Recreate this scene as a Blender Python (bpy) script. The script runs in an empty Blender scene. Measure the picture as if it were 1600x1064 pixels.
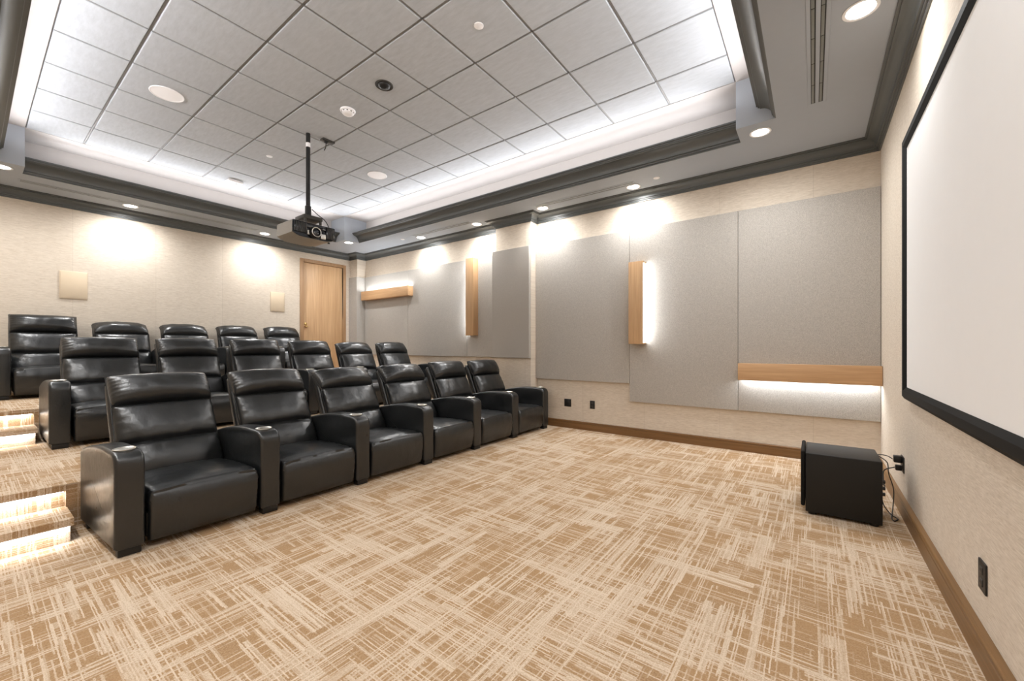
import bpy, bmesh, math, random
from mathutils import Vector, Matrix, noise
random.seed(7)
PI = math.pi
S = bpy.context.scene
COL = S.collection

# ------------------------------------------------------------------ camera / world / exposure
CAM_H = 1.22
cam_d = bpy.data.cameras.new('camera')
cam_d.sensor_width = 36.0
cam_d.lens = 634.0 / 1600.0 * 36.0
cam_d.shift_y = 9.9 / 1600.0
cam_d.clip_start = 0.02
cam = bpy.data.objects.new('camera', cam_d)
cam.location = (0, 0, CAM_H)
cam.rotation_euler = (PI / 2, 0, 0.6384)
COL.objects.link(cam)
S.camera = cam

w = bpy.data.worlds.new('world')
S.world = w
w.use_nodes = True
w.node_tree.nodes['Background'].inputs[0].default_value = (0.02, 0.02, 0.02, 1)
w.node_tree.nodes['Background'].inputs[1].default_value = 0.0

S.view_settings.view_transform = 'Standard'
S.view_settings.look = 'None'
S.view_settings.gamma = 1.0
S.view_settings.use_curve_mapping = False
S.view_settings.exposure = 0.08
S.cycles.max_bounces = 10
S.cycles.diffuse_bounces = 7
S.cycles.glossy_bounces = 4
S.cycles.sample_clamp_indirect = 6.0
S.cycles.use_denoising = True

DOWN_W = 82.0          # watts of each recessed downlight
COVE_UP_W = 2.2
COVE_RAKE_W = 3.6
SCONCE_W = 2.6
STEP_W = 2.2
WARM = (1.0, 0.995, 0.99)
COOL = (0.88, 0.94, 1.0)
COVE_C = (1.0, 0.985, 1.0)


def area_light(name, loc, size_x, size_y, power, color, rot, parent=None, spread=PI):
    d = bpy.data.lights.new(name, 'AREA')
    d.shape = 'RECTANGLE'
    d.size = size_x
    d.size_y = size_y
    d.energy = power
    d.color = color
    d.spread = spread
    o = bpy.data.objects.new(name, d)
    o.location = loc
    o.rotation_euler = rot
    COL.objects.link(o)
    if parent:
        o.parent = parent
    return o


# room dimensions (metres)
ZS, ZT = 3.297, 3.747            # soffit, tray ceiling
XF, XB = 0.54, -8.45             # screen wall, back wall
YS, YN = 5.43, -0.61             # panelled wall, near wall
TX0, TX1, TY0, TY1 = -7.297, -0.592, 0.41, 4.385       # tiled field
OX0, OX1, OY0, OY1 = -7.62, -0.27, 0.10, 4.705         # tray opening
CX0, CX1, CY0, CY1 = -7.78, -0.11, -0.06, 4.86         # back of the light trough
ZL = 3.415                                             # trough floor
P1X, P1Z = -4.0, 0.305           # lower platform
P2X, P2Z = -6.13, 0.61           # upper platform

# cove LED light (lamps in the trough: one row shines up, an added one rakes to brighten the tiles)
Lx, Ly = TX1 - TX0 - 0.4, TY1 - TY0 - 0.4
cx_, cy_ = (TX0 + TX1) / 2, (TY0 + TY1) / 2
for tilt, spr, watt in ((math.radians(12), 170, COVE_UP_W), (math.radians(74), 105, COVE_RAKE_W)):
    for nm, loc, sx, sy, rot_ in (
            ('cove_lamp_side', (cx_, 4.65, ZL + 0.065), Lx, 0.05, (PI + tilt, 0, 0)),
            ('cove_lamp_near', (cx_, 0.155, ZL + 0.065), Lx, 0.05, (PI - tilt, 0, 0)),
            ('cove_lamp_back', (-7.565, cy_, ZL + 0.065), 0.05, Ly, (PI, tilt, 0)),
            ('cove_lamp_front', (-0.325, cy_, ZL + 0.065), 0.05, Ly, (PI, -tilt, 0))):
        area_light(nm, loc, sx, sy, watt * max(sx, sy), COVE_C, rot_, spread=math.radians(spr))

# ------------------------------------------------------------------ material helpers
def srgb(r, g, b):
    def f(c):
        c /= 255.0
        return c / 12.92 if c <= 0.04045 else ((c + 0.055) / 1.055) ** 2.4
    return (f(r), f(g), f(b), 1.0)


class N:
    """tiny node-graph helper"""
    def __init__(self, name):
        self.m = bpy.data.materials.new(name)
        self.m.use_nodes = True
        self.t = self.m.node_tree
        self.b = self.t.nodes['Principled BSDF']

    def new(self, typ, **kw):
        n = self.t.nodes.new(typ)
        for k, v in kw.items():
            setattr(n, k, v)
        return n

    def link(self, a, b):
        self.t.links.new(a, b)

    def put(self, sock, v):
        if isinstance(v, bpy.types.NodeSocket):
            self.link(v, sock)
        else:
            sock.default_value = v

    def math(self, op, a, b=0.0, c=0.0, clamp=False):
        n = self.new('ShaderNodeMath', operation=op)
        n.use_clamp = clamp
        self.put(n.inputs[0], a)
        self.put(n.inputs[1], b)
        self.put(n.inputs[2], c)
        return n.outputs[0]

    def coord(self, which='Object'):
        return self.new('ShaderNodeTexCoord').outputs[which]

    def scale(self, v, s, rot=(0, 0, 0)):
        n = self.new('ShaderNodeMapping')
        self.link(v, n.inputs[0])
        n.inputs['Scale'].default_value = s
        n.inputs['Rotation'].default_value = rot
        return n.outputs[0]

    def noise(self, v, scale=1.0, detail=2.0, rough=0.5):
        n = self.new('ShaderNodeTexNoise')
        self.link(v, n.inputs['Vector'])
        n.inputs['Scale'].default_value = scale
        n.inputs['Detail'].default_value = detail
        n.inputs['Roughness'].default_value = rough
        return n.outputs['Fac']

    def mix(self, f, a, b, blend='MIX'):
        n = self.new('ShaderNodeMix', data_type='RGBA', blend_type=blend)
        self.put(n.inputs[0], f)
        self.put(n.inputs[6], a)
        self.put(n.inputs[7], b)
        return n.outputs[2]

    def ramp(self, f, lo, hi):
        n = self.new('ShaderNodeMapRange')
        self.put(n.inputs[0], f)
        n.inputs[1].default_value = lo
        n.inputs[2].default_value = hi
        return n.outputs[0]

    def sep(self, v):
        n = self.new('ShaderNodeSeparateXYZ')
        self.link(v, n.inputs[0])
        return n.outputs

    def comb(self, x, y, z=0.0):
        n = self.new('ShaderNodeCombineXYZ')
        self.put(n.inputs[0], x)
        self.put(n.inputs[1], y)
        self.put(n.inputs[2], z)
        return n.outputs[0]

    def white(self, v):
        n = self.new('ShaderNodeTexWhiteNoise', noise_dimensions='3D')
        self.link(v, n.inputs[0])
        return n.outputs[0]

    def bump(self, h, strength, dist):
        n = self.new('ShaderNodeBump')
        n.inputs['Strength'].default_value = strength
        n.inputs['Distance'].default_value = dist
        self.link(h, n.inputs['Height'])
        self.link(n.outputs[0], self.b.inputs['Normal'])

    def out(self, color=None, rough=None, metal=None, spec=None):
        if color is not None:
            self.put(self.b.inputs['Base Color'], color)
        if rough is not None:
            self.put(self.b.inputs['Roughness'], rough)
        if metal is not None:
            self.b.inputs['Metallic'].default_value = metal
        if spec is not None:
            self.b.inputs['Specular IOR Level'].default_value = spec
        return self.m


def plain(name, col, rough=0.6, metal=0.0, spec=0.5, var=0.05):
    n = N(name)
    f = n.noise(n.coord(), 14.0, 3.0)
    lo = tuple(c * (1 - var) for c in col[:3]) + (1,)
    hi = tuple(min(1, c * (1 + var)) for c in col[:3]) + (1,)
    return n.out(n.mix(f, lo, hi), rough, metal, spec)


def emitter(name, col, strength):
    n = N(name)
    n.b.inputs['Base Color'].default_value = (0.8, 0.8, 0.8, 1)
    n.b.inputs['Emission Color'].default_value = col + (1,) if len(col) == 3 else col
    n.b.inputs['Emission Strength'].default_value = strength
    return n.m


def carpet_mat():
    n = N('carpet')
    c = n.coord()
    x, y, z = n.sep(c)
    # on vertical faces the height runs along the face; fold it in so the pattern continues over the edge
    xz = n.math('SUBTRACT', x, z)

    def lines(a, b, wa, lb, seed):
        ra = n.math('FLOOR', n.math('DIVIDE', a, wa))
        h = n.white(n.comb(ra, seed, 1.0))
        lenv = n.math('MULTIPLY_ADD', h, lb * 1.6, lb * 0.5)
        rb = n.math('FLOOR', n.math('ADD', n.math('DIVIDE', b, lenv), n.math('MULTIPLY', h, 17.0)))
        return n.white(n.comb(ra, rb, seed + 3.0)), n.white(n.comb(ra, rb, seed + 9.0))

    def patch(ca, cb, la, lb, seed):
        r0 = n.math('FLOOR', n.math('DIVIDE', ca, la))
        h = n.white(n.comb(r0, seed, 5.0))
        r1 = n.math('FLOOR', n.math('ADD', n.math('DIVIDE', cb, lb), n.math('MULTIPLY', h, 9.0)))
        return n.white(n.comb(r0, r1, seed))

    wob = n.math('MULTIPLY', n.math('SUBTRACT', n.noise(c, 45.0, 2.0), 0.5), 0.006)
    xa = n.math('ADD', xz, wob)
    ya = n.math('ADD', y, wob)
    lx, sx_ = lines(ya, xa, 0.0052, 0.36, 11.0)      # strands running along x
    ly, sy_ = lines(xa, ya, 0.0052, 0.36, 23.0)      # strands running along y
    px = patch(ya, xa, 0.11, 0.48, 31.0)
    py = patch(xa, ya, 0.11, 0.48, 47.0)
    px2 = patch(ya, xa, 0.035, 0.26, 61.0)
    py2 = patch(xa, ya, 0.035, 0.26, 67.0)
    px = n.math('MULTIPLY_ADD', px2, 0.5, n.math('MULTIPLY', px, 0.5))
    py = n.math('MULTIPLY_ADD', py2, 0.5, n.math('MULTIPLY', py, 0.5))
    tx = n.math('MULTIPLY_ADD', n.math('MULTIPLY', px, px), 1.25, 0.06)
    ty = n.math('MULTIPLY_ADD', n.math('MULTIPLY', py, py), 1.25, 0.06)
    fuzz = n.noise(c, 420.0, 1.0)
    fuzz2 = n.noise(c, 150.0, 2.0)
    big = n.noise(c, 3.5, 3.0)
    fx = n.noise(n.scale(c, (14.0, 160.0, 14.0)), 1.0, 2.0)
    fy = n.noise(n.scale(c, (160.0, 14.0, 14.0)), 1.0, 2.0)

    def strand(t, l, s_, f):
        v = n.math('DIVIDE', n.math('SUBTRACT', t, l), 0.12, clamp=True)
        return n.math('MULTIPLY', v, n.math('MULTIPLY_ADD', s_, 0.55, n.math('MULTIPLY_ADD', n.ramp(f, 0.3, 0.7), 0.30, 0.28)))
    m = n.math('MAXIMUM', strand(tx, lx, sx_, fx), strand(ty, ly, sy_, fy))
    base = n.mix(n.ramp(fuzz2, 0.3, 0.7), srgb(148, 118, 86), srgb(182, 152, 118))
    base = n.mix(n.math('MULTIPLY', n.ramp(big, 0.35, 0.65), 0.5), base, srgb(171, 138, 101))
    cream = n.mix(n.ramp(fuzz, 0.3, 0.7), srgb(203, 184, 161), srgb(226, 210, 190))
    mm = n.math('MULTIPLY', m, n.math('MULTIPLY_ADD', n.ramp(fuzz2, 0.36, 0.56), 0.4, 0.72), clamp=True)
    col = n.mix(mm, base, cream)
    n.bump(fuzz, 0.5, 0.004)
    return n.out(col, 0.95, spec=0.1)


def grass_mat(axis):
    """woven grasscloth wallpaper; axis = index of the horizontal axis along the wall"""
    n = N('grasscloth_' + 'xy'[axis])
    c = n.coord()
    s = [1, 1, 1]
    s[axis] = 16.0
    s[1 - axis] = 0.3
    s[2] = 220.0
    f = n.noise(n.scale(c, s), 1.0, 3.0, 0.6)
    s2 = [1, 1, 1]
    s2[axis] = 30.0
    s2[1 - axis] = 0.3
    s2[2] = 110.0
    g = n.noise(n.scale(c, s2), 1.0, 4.0, 0.65)
    u = n.sep(c)[axis]
    drop = n.math('FLOOR', n.math('DIVIDE', u, 0.91))
    tone = n.white(n.comb(drop, 2.0, 8.0))
    col = n.mix(n.ramp(f, 0.30, 0.70), srgb(200, 188, 172), srgb(226, 216, 202))
    col = n.mix(n.math('MULTIPLY', n.ramp(g, 0.58, 0.70), 0.35), col, srgb(168, 150, 128))
    col = n.mix(n.math('MULTIPLY', tone, 0.16), col, srgb(196, 180, 160))
    fr = n.math('FRACT', n.math('DIVIDE', u, 0.91))
    seam = n.math('LESS_THAN', fr, 0.003)
    col = n.mix(n.math('MULTIPLY', seam, 0.4), col, srgb(150, 135, 115))
    n.bump(f, 0.25, 0.002)
    return n.out(col, 0.85, spec=0.25)


def fabric_mat():
    n = N('panel_fabric')
    c = n.coord()
    f = n.noise(n.scale(c, (420, 420, 200)), 1.0, 2.0, 0.6)
    g = n.noise(n.scale(c, (200, 200, 420)), 1.0, 2.0, 0.6)
    b = n.noise(c, 40.0, 3.0)
    k = n.math('ADD', n.math('MULTIPLY', f, 0.5), n.math('MULTIPLY', g, 0.5))
    col = n.mix(n.ramp(k, 0.36, 0.64), srgb(132, 128, 122), srgb(212, 207, 200))
    col = n.mix(n.math('MULTIPLY', n.ramp(b, 0.3, 0.7), 0.2), col, srgb(152, 147, 140))
    n.bump(k, 0.4, 0.002)
    return n.out(col, 0.95, spec=0.15)


def wood_mat(name, a, b, axis, rough=0.45):
    n = N(name)
    c = n.coord()
    s = [70, 70, 70]
    s[axis] = 1.6
    f = n.noise(n.scale(c, s), 1.0, 4.0, 0.6)
    s = [9, 9, 9]
    s[axis] = 0.7
    g = n.noise(n.scale(c, s), 1.0, 2.0)
    k = n.math('ADD', n.math('MULTIPLY', f, 0.7), n.math('MULTIPLY', g, 0.3))
    n.bump(f, 0.1, 0.001)
    return n.out(n.mix(n.ramp(k, 0.32, 0.68), a, b), rough, spec=0.35)


def leather_mat():
    n = N('black_leather')
    c = n.coord()
    info = n.new('ShaderNodeObjectInfo').outputs['Random']
    off = n.new('ShaderNodeVectorMath', operation='ADD')
    n.link(c, off.inputs[0])
    n.link(n.comb(n.math('MULTIPLY', info, 13.0), n.math('MULTIPLY', info, 7.0), info), off.inputs[1])
    v = off.outputs[0]
    grain = n.noise(v, 260.0, 2.0)
    wr = n.noise(n.scale(v, (7.0, 12.0, 9.0)), 1.0, 3.0, 0.6)
    h = n.math('ADD', n.math('MULTIPLY', grain, 0.05), n.math('MULTIPLY', wr, 0.9))
    n.bump(h, 0.35, 0.012)
    r = n.math('MULTIPLY_ADD', n.noise(v, 20.0, 3.0), 0.14, 0.24)
    return n.out(n.mix(grain, srgb(20, 22, 23), srgb(30, 32, 33)), r, spec=0.75)


def tile_mat():
    n = N('ceiling_tile')
    c = n.coord()
    x, y, z = n.sep(c)
    i = n.math('FLOOR', n.math('DIVIDE', n.math('SUBTRACT', x, TX0), 0.6096))
    j = n.math('FLOOR', n.math('DIVIDE', n.math('SUBTRACT', y, 0.272), 0.6096))
    t = n.white(n.comb(i, j, 4.0))
    f = n.noise(n.scale(c, (8, 30, 8)), 1.0, 4.0, 0.65)
    fine = n.noise(c, 240.0, 2.0)
    col = n.mix(n.ramp(f, 0.3, 0.7), srgb(180, 185, 190), srgb(194, 199, 205))
    col = n.mix(n.math('MULTIPLY', t, 0.3), col, srgb(181, 186, 191))
    n.bump(fine, 0.3, 0.002)
    return n.out(col, 0.9, spec=0.1)


M = {}
M['carpet'] = carpet_mat()
M['grass_x'] = grass_mat(0)
M['grass_y'] = grass_mat(1)
M['fabric'] = fabric_mat()
M['oak_v'] = wood_mat('oak_upright', srgb(180, 143, 104), srgb(212, 176, 136), 2)
M['oak_h'] = wood_mat('oak_level', srgb(174, 136, 97), srgb(206, 168, 128), 0)
M['oak_frame'] = wood_mat('oak_frame', srgb(150, 117, 84), srgb(178, 143, 108), 2)
M['base_x'] = wood_mat('baseboard_wood', srgb(104, 75, 44), srgb(132, 97, 61), 0, 0.4)
M['base_y'] = wood_mat('baseboard_wood_front', srgb(110, 81, 48), srgb(138, 104, 66), 1, 0.4)
M['leather'] = leather_mat()
M['tile'] = tile_mat()
M['grid'] = plain('ceiling_grid', srgb(134, 134, 133), 0.6)
M['soffit'] = plain('soffit_paint', srgb(166, 172, 180), 0.7, var=0.02)
M['trim'] = plain('trim_paint', srgb(90, 93, 92), 0.40, var=0.0)
M['cove'] = plain('cove_paint', srgb(196, 192, 190), 0.8, var=0.02)
M['white'] = plain('white_plastic', srgb(250, 250, 252), 0.5, var=0.02)
M['cream_grille'] = plain('cream_grille', srgb(214, 196, 170), 0.75, var=0.03)
M['black'] = plain('black_plastic', srgb(22, 22, 22), 0.45)
M['satin_black'] = plain('satin_black_vinyl', srgb(24, 23, 21), 0.5, spec=0.35)
M['gloss_black'] = plain('gloss_black', srgb(14, 18, 24), 0.14, spec=0.7)
M['velvet'] = plain('black_velvet', srgb(10, 10, 9), 0.7, spec=0.2)
M['dark_grey'] = plain('dark_grey_metal', srgb(70, 68, 64), 0.45, metal=0.4)
M['shell'] = plain('projector_shell', srgb(158, 154, 146), 0.42)
M['glass'] = plain('lens_glass', srgb(10, 14, 26), 0.08, spec=0.9)
M['chrome'] = plain('brushed_steel', srgb(225, 222, 214), 0.28, metal=1.0)
M['screen'] = plain('screen_fabric', srgb(240, 240, 240), 0.85, spec=0.15, var=0.01)
M['led_warm'] = emitter('downlight_lens', (1.0, 0.95, 0.88), 9.0)
M['led_cool'] = emitter('led_strip_glow', (0.96, 0.98, 1.0), 7.0)
M['brass'] = plain('brass', srgb(200, 170, 110), 0.3, metal=1.0)
M['slot_dark'] = plain('slot_void', srgb(38, 38, 36), 0.6)
M['slot_blade'] = plain('slot_blade', srgb(128, 130, 126), 0.4, metal=0.3)

# ------------------------------------------------------------------ object helpers
def obj(name, bm, mat, parent=None, smooth=True, angle=35):
    bmesh.ops.remove_doubles(bm, verts=bm.verts, dist=1e-6)
    bmesh.ops.recalc_face_normals(bm, faces=bm.faces)
    me = bpy.data.meshes.new(name)
    bm.to_mesh(me)
    bm.free()
    mats = mat if isinstance(mat, (list, tuple)) else [mat]
    for mm in mats:
        me.materials.append(mm)
    if smooth:
        for p in me.polygons:
            p.use_smooth = True
        try:
            me.set_sharp_from_angle(angle=math.radians(angle))
        except Exception:
            pass
    o = bpy.data.objects.new(name, me)
    COL.objects.link(o)
    if parent:
        o.parent = parent
    return o


def tag(o, label, cat, group=None, kind=None):
    o['label'] = label
    o['category'] = cat
    if group:
        o['group'] = group
    if kind:
        o['kind'] = kind
    return o


def struct(o, label=None):
    o['kind'] = 'structure'
    if label:
        o['label'] = label
    return o


def empty(name, loc=(0, 0, 0), rz=0.0):
    o = bpy.data.objects.new(name, None)
    o.empty_display_size = 0.1
    o.location = loc
    o.rotation_euler = (0, 0, rz)
    COL.objects.link(o)
    return o


def copy_tree(o, parent=None):
    c = o.copy()
    COL.objects.link(c)
    c.parent = parent
    for ch in list(o.children):
        copy_tree(ch, c)
    return c


def box(bm, x0, x1, y0, y1, z0, z1, mi=0):
    vs = [bm.verts.new(p) for p in ((x0, y0, z0), (x1, y0, z0), (x1, y1, z0), (x0, y1, z0),
                                    (x0, y0, z1), (x1, y0, z1), (x1, y1, z1), (x0, y1, z1))]
    fs = []
    for idx in ((0, 3, 2, 1), (4, 5, 6, 7), (0, 1, 5, 4), (1, 2, 6, 5), (2, 3, 7, 6), (3, 0, 4, 7)):
        f = bm.faces.new([vs[i] for i in idx])
        f.material_index = mi
        fs.append(f)
    return vs, fs


def rbox(bm, x0, x1, y0, y1, z0, z1, r=0.006, seg=2, mi=0):
    t = bmesh.new()
    box(t, x0, x1, y0, y1, z0, z1)
    bmesh.ops.bevel(t, geom=list(t.edges), offset=r, segments=seg, profile=0.5, affect='EDGES')
    merge(bm, t, mi)


def merge(bm, t, mi=None):
    mp = {}
    for v in t.verts:
        mp[v] = bm.verts.new(v.co)
    for f in t.faces:
        try:
            nf = bm.faces.new([mp[v] for v in f.verts])
            nf.material_index = f.material_index if mi is None else mi
        except ValueError:
            pass
    t.free()


def lathe(bm, prof, c, axis='Z', seg=32, mi=0, arc=2 * PI, cap=True):
    """prof: (radius, height) list revolved about an axis through c"""
    rings = []
    for r, h in prof:
        ring = []
        for k in range(seg):
            a = arc * k / seg
            p, q = r * math.cos(a), r * math.sin(a)
            if axis == 'Z':
                co = (c[0] + p, c[1] + q, c[2] + h)
            elif axis == 'X':
                co = (c[0] + h, c[1] + p, c[2] + q)
            else:
                co = (c[0] + p, c[1] + h, c[2] + q)
            ring.append(bm.verts.new(co))
        rings.append(ring)
    for a, b in zip(rings, rings[1:]):
        for k in range(seg):
            f = bm.faces.new((a[k], a[(k + 1) % seg], b[(k + 1) % seg], b[k]))
            f.material_index = mi
    for ring in (rings[0], rings[-1]) if cap else ():
        try:
            f = bm.faces.new(ring)
            f.material_index = mi
        except ValueError:
            pass


def tube(bm, pts, r, seg=8, mi=0, sub=6):
    """round cable through pts (Catmull-Rom)"""
    P = [Vector(p) for p in pts]
    path = []
    for i in range(len(P) - 1):
        p0, p1, p2, p3 = P[max(i - 1, 0)], P[i], P[i + 1], P[min(i + 2, len(P) - 1)]
        for k in range(sub):
            t = k / sub
            path.append(0.5 * ((2 * p1) + (-p0 + p2) * t + (2 * p0 - 5 * p1 + 4 * p2 - p3) * t * t
                               + (-p0 + 3 * p1 - 3 * p2 + p3) * t ** 3))
    path.append(P[-1])
    rings = []
    up = Vector((0.123, 0.31, 0.94))
    for i, p in enumerate(path):
        d = (path[min(i + 1, len(path) - 1)] - path[max(i - 1, 0)]).normalized()
        n = (up - d * up.dot(d)).normalized()
        up = n
        b = d.cross(n)
        rings.append([bm.verts.new(p + (n * math.cos(2 * PI * k / seg) + b * math.sin(2 * PI * k / seg)) * r)
                      for k in range(seg)])
    for a, b in zip(rings, rings[1:]):
        for k in range(seg):
            bm.faces.new((a[k], a[(k + 1) % seg], b[(k + 1) % seg], b[k])).material_index = mi
    bm.faces.new(rings[0]).material_index = mi
    bm.faces.new(rings[-1]).material_index = mi


def inset_poly(poly, d):
    """offset a CCW closed polygon inwards by d with mitred corners"""
    out = []
    n = len(poly)
    for i in range(n):
        a, b, c = Vector(poly[i - 1]), Vector(poly[i]), Vector(poly[(i + 1) % n])
        e1, e2 = (b - a).normalized(), (c - b).normalized()
        n1, n2 = Vector((-e1.y, e1.x)), Vector((-e2.y, e2.x))
        k = 1 + n1.dot(n2)
        out.append(b + (n1 + n2) * (d / k))
    return out


def sweep_poly(bm, poly, prof, closed=True, mi=0):
    """sweep profile (inward offset, z) round a CCW polygon"""
    rings = [[bm.verts.new((p.x, p.y, z)) for p in inset_poly(poly, d)] for d, z in prof]
    n = len(poly)
    for a, b in zip(rings, rings[1:]):
        for k in range(n if closed else n - 1):
            bm.faces.new((a[k], a[(k + 1) % n], b[(k + 1) % n], b[k])).material_index = mi


def poly_prism(bm, pts, axis, a0, a1, mi=0):
    """extrude a 2-D polygon along an axis: axis 0 -> pts are (y,z); 1 -> (x,z); 2 -> (x,y)"""
    def mk(p, a):
        return {0: (a, p[0], p[1]), 1: (p[0], a, p[1]), 2: (p[0], p[1], a)}[axis]
    A = [bm.verts.new(mk(p, a0)) for p in pts]
    B = [bm.verts.new(mk(p, a1)) for p in pts]
    n = len(pts)
    for k in range(n):
        bm.faces.new((A[k], A[(k + 1) % n], B[(k + 1) % n], B[k])).material_index = mi
    bm.faces.new(A).material_index = mi
    bm.faces.new(B).material_index = mi


# ------------------------------------------------------------------ the room
T = 0.12
PIL = (-4.23, -3.53, 5.25)       # pillar: x from, x to, face y
CCX, CCY = -8.165, 5.21          # corner column
DY0, DY1, DTOP = 4.09, 5.10, 3.045     # door opening incl. frame

bm = bmesh.new()
box(bm, XB - T, XF + T, YN - T, YS + T, -0.1, 0.0)
struct(obj('floor', bm, M['carpet'], smooth=False))

# lower and upper platform: nosing over the stair aisle overhangs the recessed riser
def platform(x0, x1, zb, zt):
    b = bmesh.new()
    nose, th, yr = 0.0, 0.045, 0.40
    box(b, x1, x0, yr, YS, zb, zt)                    # part under the chairs, flush riser
    box(b, x1, x0 - 0.035, YN, yr, zb, zt - th)       # aisle part: riser set back
    box(b, x1, x0 + 0.005, YN, yr, zt - th, zt)       # its nosing
    return b


struct(obj('floor_platform_lower', platform(P1X, XB, 0.0, P1Z), M['carpet'], smooth=False),
       'carpeted lower platform under the middle row of recliners')
struct(obj('floor_platform_upper', platform(P2X, XB, P1Z, P2Z), M['carpet'], smooth=False),
       'carpeted upper platform under the rear row of recliners')


def stair_step(x_back, z0):
    b = bmesh.new()
    h, d = 0.1525, 0.335
    y1 = 0.405
    box(b, x_back, x_back + d - 0.04, YN, y1 - 0.012, z0, z0 + h - 0.045)
    box(b, x_back, x_back + d, YN, y1, z0 + h - 0.045, z0 + h)
    return b


struct(obj('floor_step_lower', stair_step(P1X - 0.035, 0.0), M['carpet'], smooth=False),
       'carpeted step below the lower platform in the lit aisle')
struct(obj('floor_step_upper', stair_step(P2X - 0.035, P1Z), M['carpet'], smooth=False),
       'carpeted step below the upper platform in the lit aisle')

bm = bmesh.new()
box(bm, XB - T, XF + T, YS, YS + T, 0, ZT)
struct(obj('wall_side', bm, M['grass_x'], smooth=False))
bm = bmesh.new()
box(bm, PIL[0], PIL[1], PIL[2], YS, 0, ZS)
struct(obj('wall_pillar', bm, M['grass_x'], smooth=False), 'pillar standing out of the panelled wall')
bm = bmesh.new()
box(bm, XB, CCX, CCY, YS, P2Z, ZS)
struct(obj('wall_column', bm, M['grass_x'], smooth=False), 'narrow boxed column in the corner by the door')
bm = bmesh.new()
box(bm, XF, XF + T, YN - T, YS, 0, ZT)
struct(obj('wall_front', bm, M['grass_y'], smooth=False))
bm = bmesh.new()
box(bm, XB - T, XB, YN - T, DY0, 0, ZT)
box(bm, XB - T, XB, DY1, YS, 0, ZT)
box(bm, XB - T, XB, DY0, DY1, DTOP, ZT)
box(bm, XB - T, XB, DY0, DY1, 0, P2Z)
struct(obj('wall_back', bm, M['grass_y'], smooth=False))
bm = bmesh.new()
box(bm, XB, XF, YN - T, YN, 0, ZT)
struct(obj('wall_near', bm, M['grass_x'], smooth=False))

# tray ceiling: plaster border + suspended grid with one bulged tile per cell
bm = bmesh.new()
zb = ZT
box(bm, XB - T, XF + T, YN - T, TY0, zb, zb + 0.06, 0)
box(bm, XB - T, XF + T, TY1, YS + T, zb, zb + 0.06, 0)
box(bm, XB - T, TX0, TY0, TY1, zb, zb + 0.06, 0)
box(bm, TX1, XF + T, TY0, TY1, zb, zb + 0.06, 0)
box(bm, TX0, TX1, TY0, TY1, zb + 0.02, zb + 0.06, 2)
xs = [TX0 + 0.6096 * k for k in range(12)]
ys = [TY0] + [0.881 + 0.6096 * k for k in range(6)] + [TY1]
g = 0.0105
for a, b in zip(xs, xs[1:]):
    for c, d in zip(ys, ys[1:]):
        t = bmesh.new()
        box(t, a + g, b - g, c + g, d - g, zb - 0.002, zb + 0.018)
        low = [e for e in t.edges if all(v.co.z < zb for v in e.verts)]
        bmesh.ops.bevel(t, geom=low, offset=0.006, segments=2, profile=0.5, affect='EDGES')
        merge(bm, t, 1)
for a in xs:                                          # T-bars
    box(bm, a - 0.0075, a + 0.0075, TY0, TY1, zb + 0.006, zb + 0.019, 2)
for c in ys:
    box(bm, TX0, TX1, c - 0.0075, c + 0.0075, zb + 0.006, zb + 0.019, 2)
struct(obj('ceiling', bm, [M['cove'], M['tile'], M['grid']], smooth=False))

# soffit ring with the light trough on its upper side
bm = bmesh.new()
box(bm, XB, XF, OY1, YS, ZS, ZL)
box(bm, XB, XF, YN, OY0, ZS, ZL)
box(bm, XB, OX0, OY0, OY1, ZS, ZL)
box(bm, OX1, XF, OY0, OY1, ZS, ZL)
for (x0, x1) in ((CX0, TX0), (TX1, CX1)):             # notched corner blocks, full height
    for (y0, y1) in ((CY0, TY0), (TY1, CY1)):
        xo = (max(x0, OX0), x1) if x0 < -4 else (x0, min(x1, OX1))
        yo = (max(y0, OY0), y1) if y0 < 2 else (y0, min(y1, OY1))
        box(bm, x0, x1, y0, y1, ZL, ZT)
        box(bm, xo[0], xo[1], yo[0], yo[1], ZS, ZL)
struct(obj('ceiling_soffit', bm, M['soffit'], smooth=False))
bm = bmesh.new()                                      # back of the trough
box(bm, CX0, CX1, CY1, CY1 + 0.05, ZL, ZT)
box(bm, CX0, CX1, CY0 - 0.05, CY0, ZL, ZT)
box(bm, CX0 - 0.05, CX0, CY0, CY1, ZL, ZT)
box(bm, CX1, CX1 + 0.05, CY0, CY1, ZL, ZT)
struct(obj('ceiling_cove', bm, M['cove'], smooth=False))

# tray moulding: flares into the tray as it rises and hides the LEDs
prof = [(0.0, 0.0), (0.008, 0.0), (0.008, 0.014), (0.020, 0.015), (0.020, 0.032), (0.032, 0.033)]
for k in range(9):
    a = k / 8 * PI / 2
    prof.append((0.03 + 0.095 * (1 - math.cos(a)), 0.04 + 0.085 * math.sin(a)))
prof += [(0.128, 0.134), (0.142, 0.135), (0.142, 0.150), (0.155, 0.151), (0.155, 0.168),
         (0.135, 0.168), (0.10, 0.13), (0.0, 0.10)]


def tray_moulding(n, side):
    b = bmesh.new()
    if side == 'side':
        poly_prism(b, [(OY1 - p, ZS + z) for p, z in prof], 0, TX0, TX1)
    elif side == 'near':
        poly_prism(b, [(OY0 + p, ZS + z) for p, z in prof], 0, TX0, TX1)
    elif side == 'back':
        poly_prism(b, [(OX0 + p, ZS + z) for p, z in prof], 1, TY0, TY1)
    else:
        poly_prism(b, [(OX1 - p, ZS + z) for p, z in prof], 1, TY0, TY1)
    return struct(obj('trim_%d' % n, b, M['trim'], angle=14), 'grey moulding round the ceiling tray')


for n_, s_ in enumerate(('side', 'near', 'back', 'front'), 1):
    tray_moulding(n_, s_)

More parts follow.
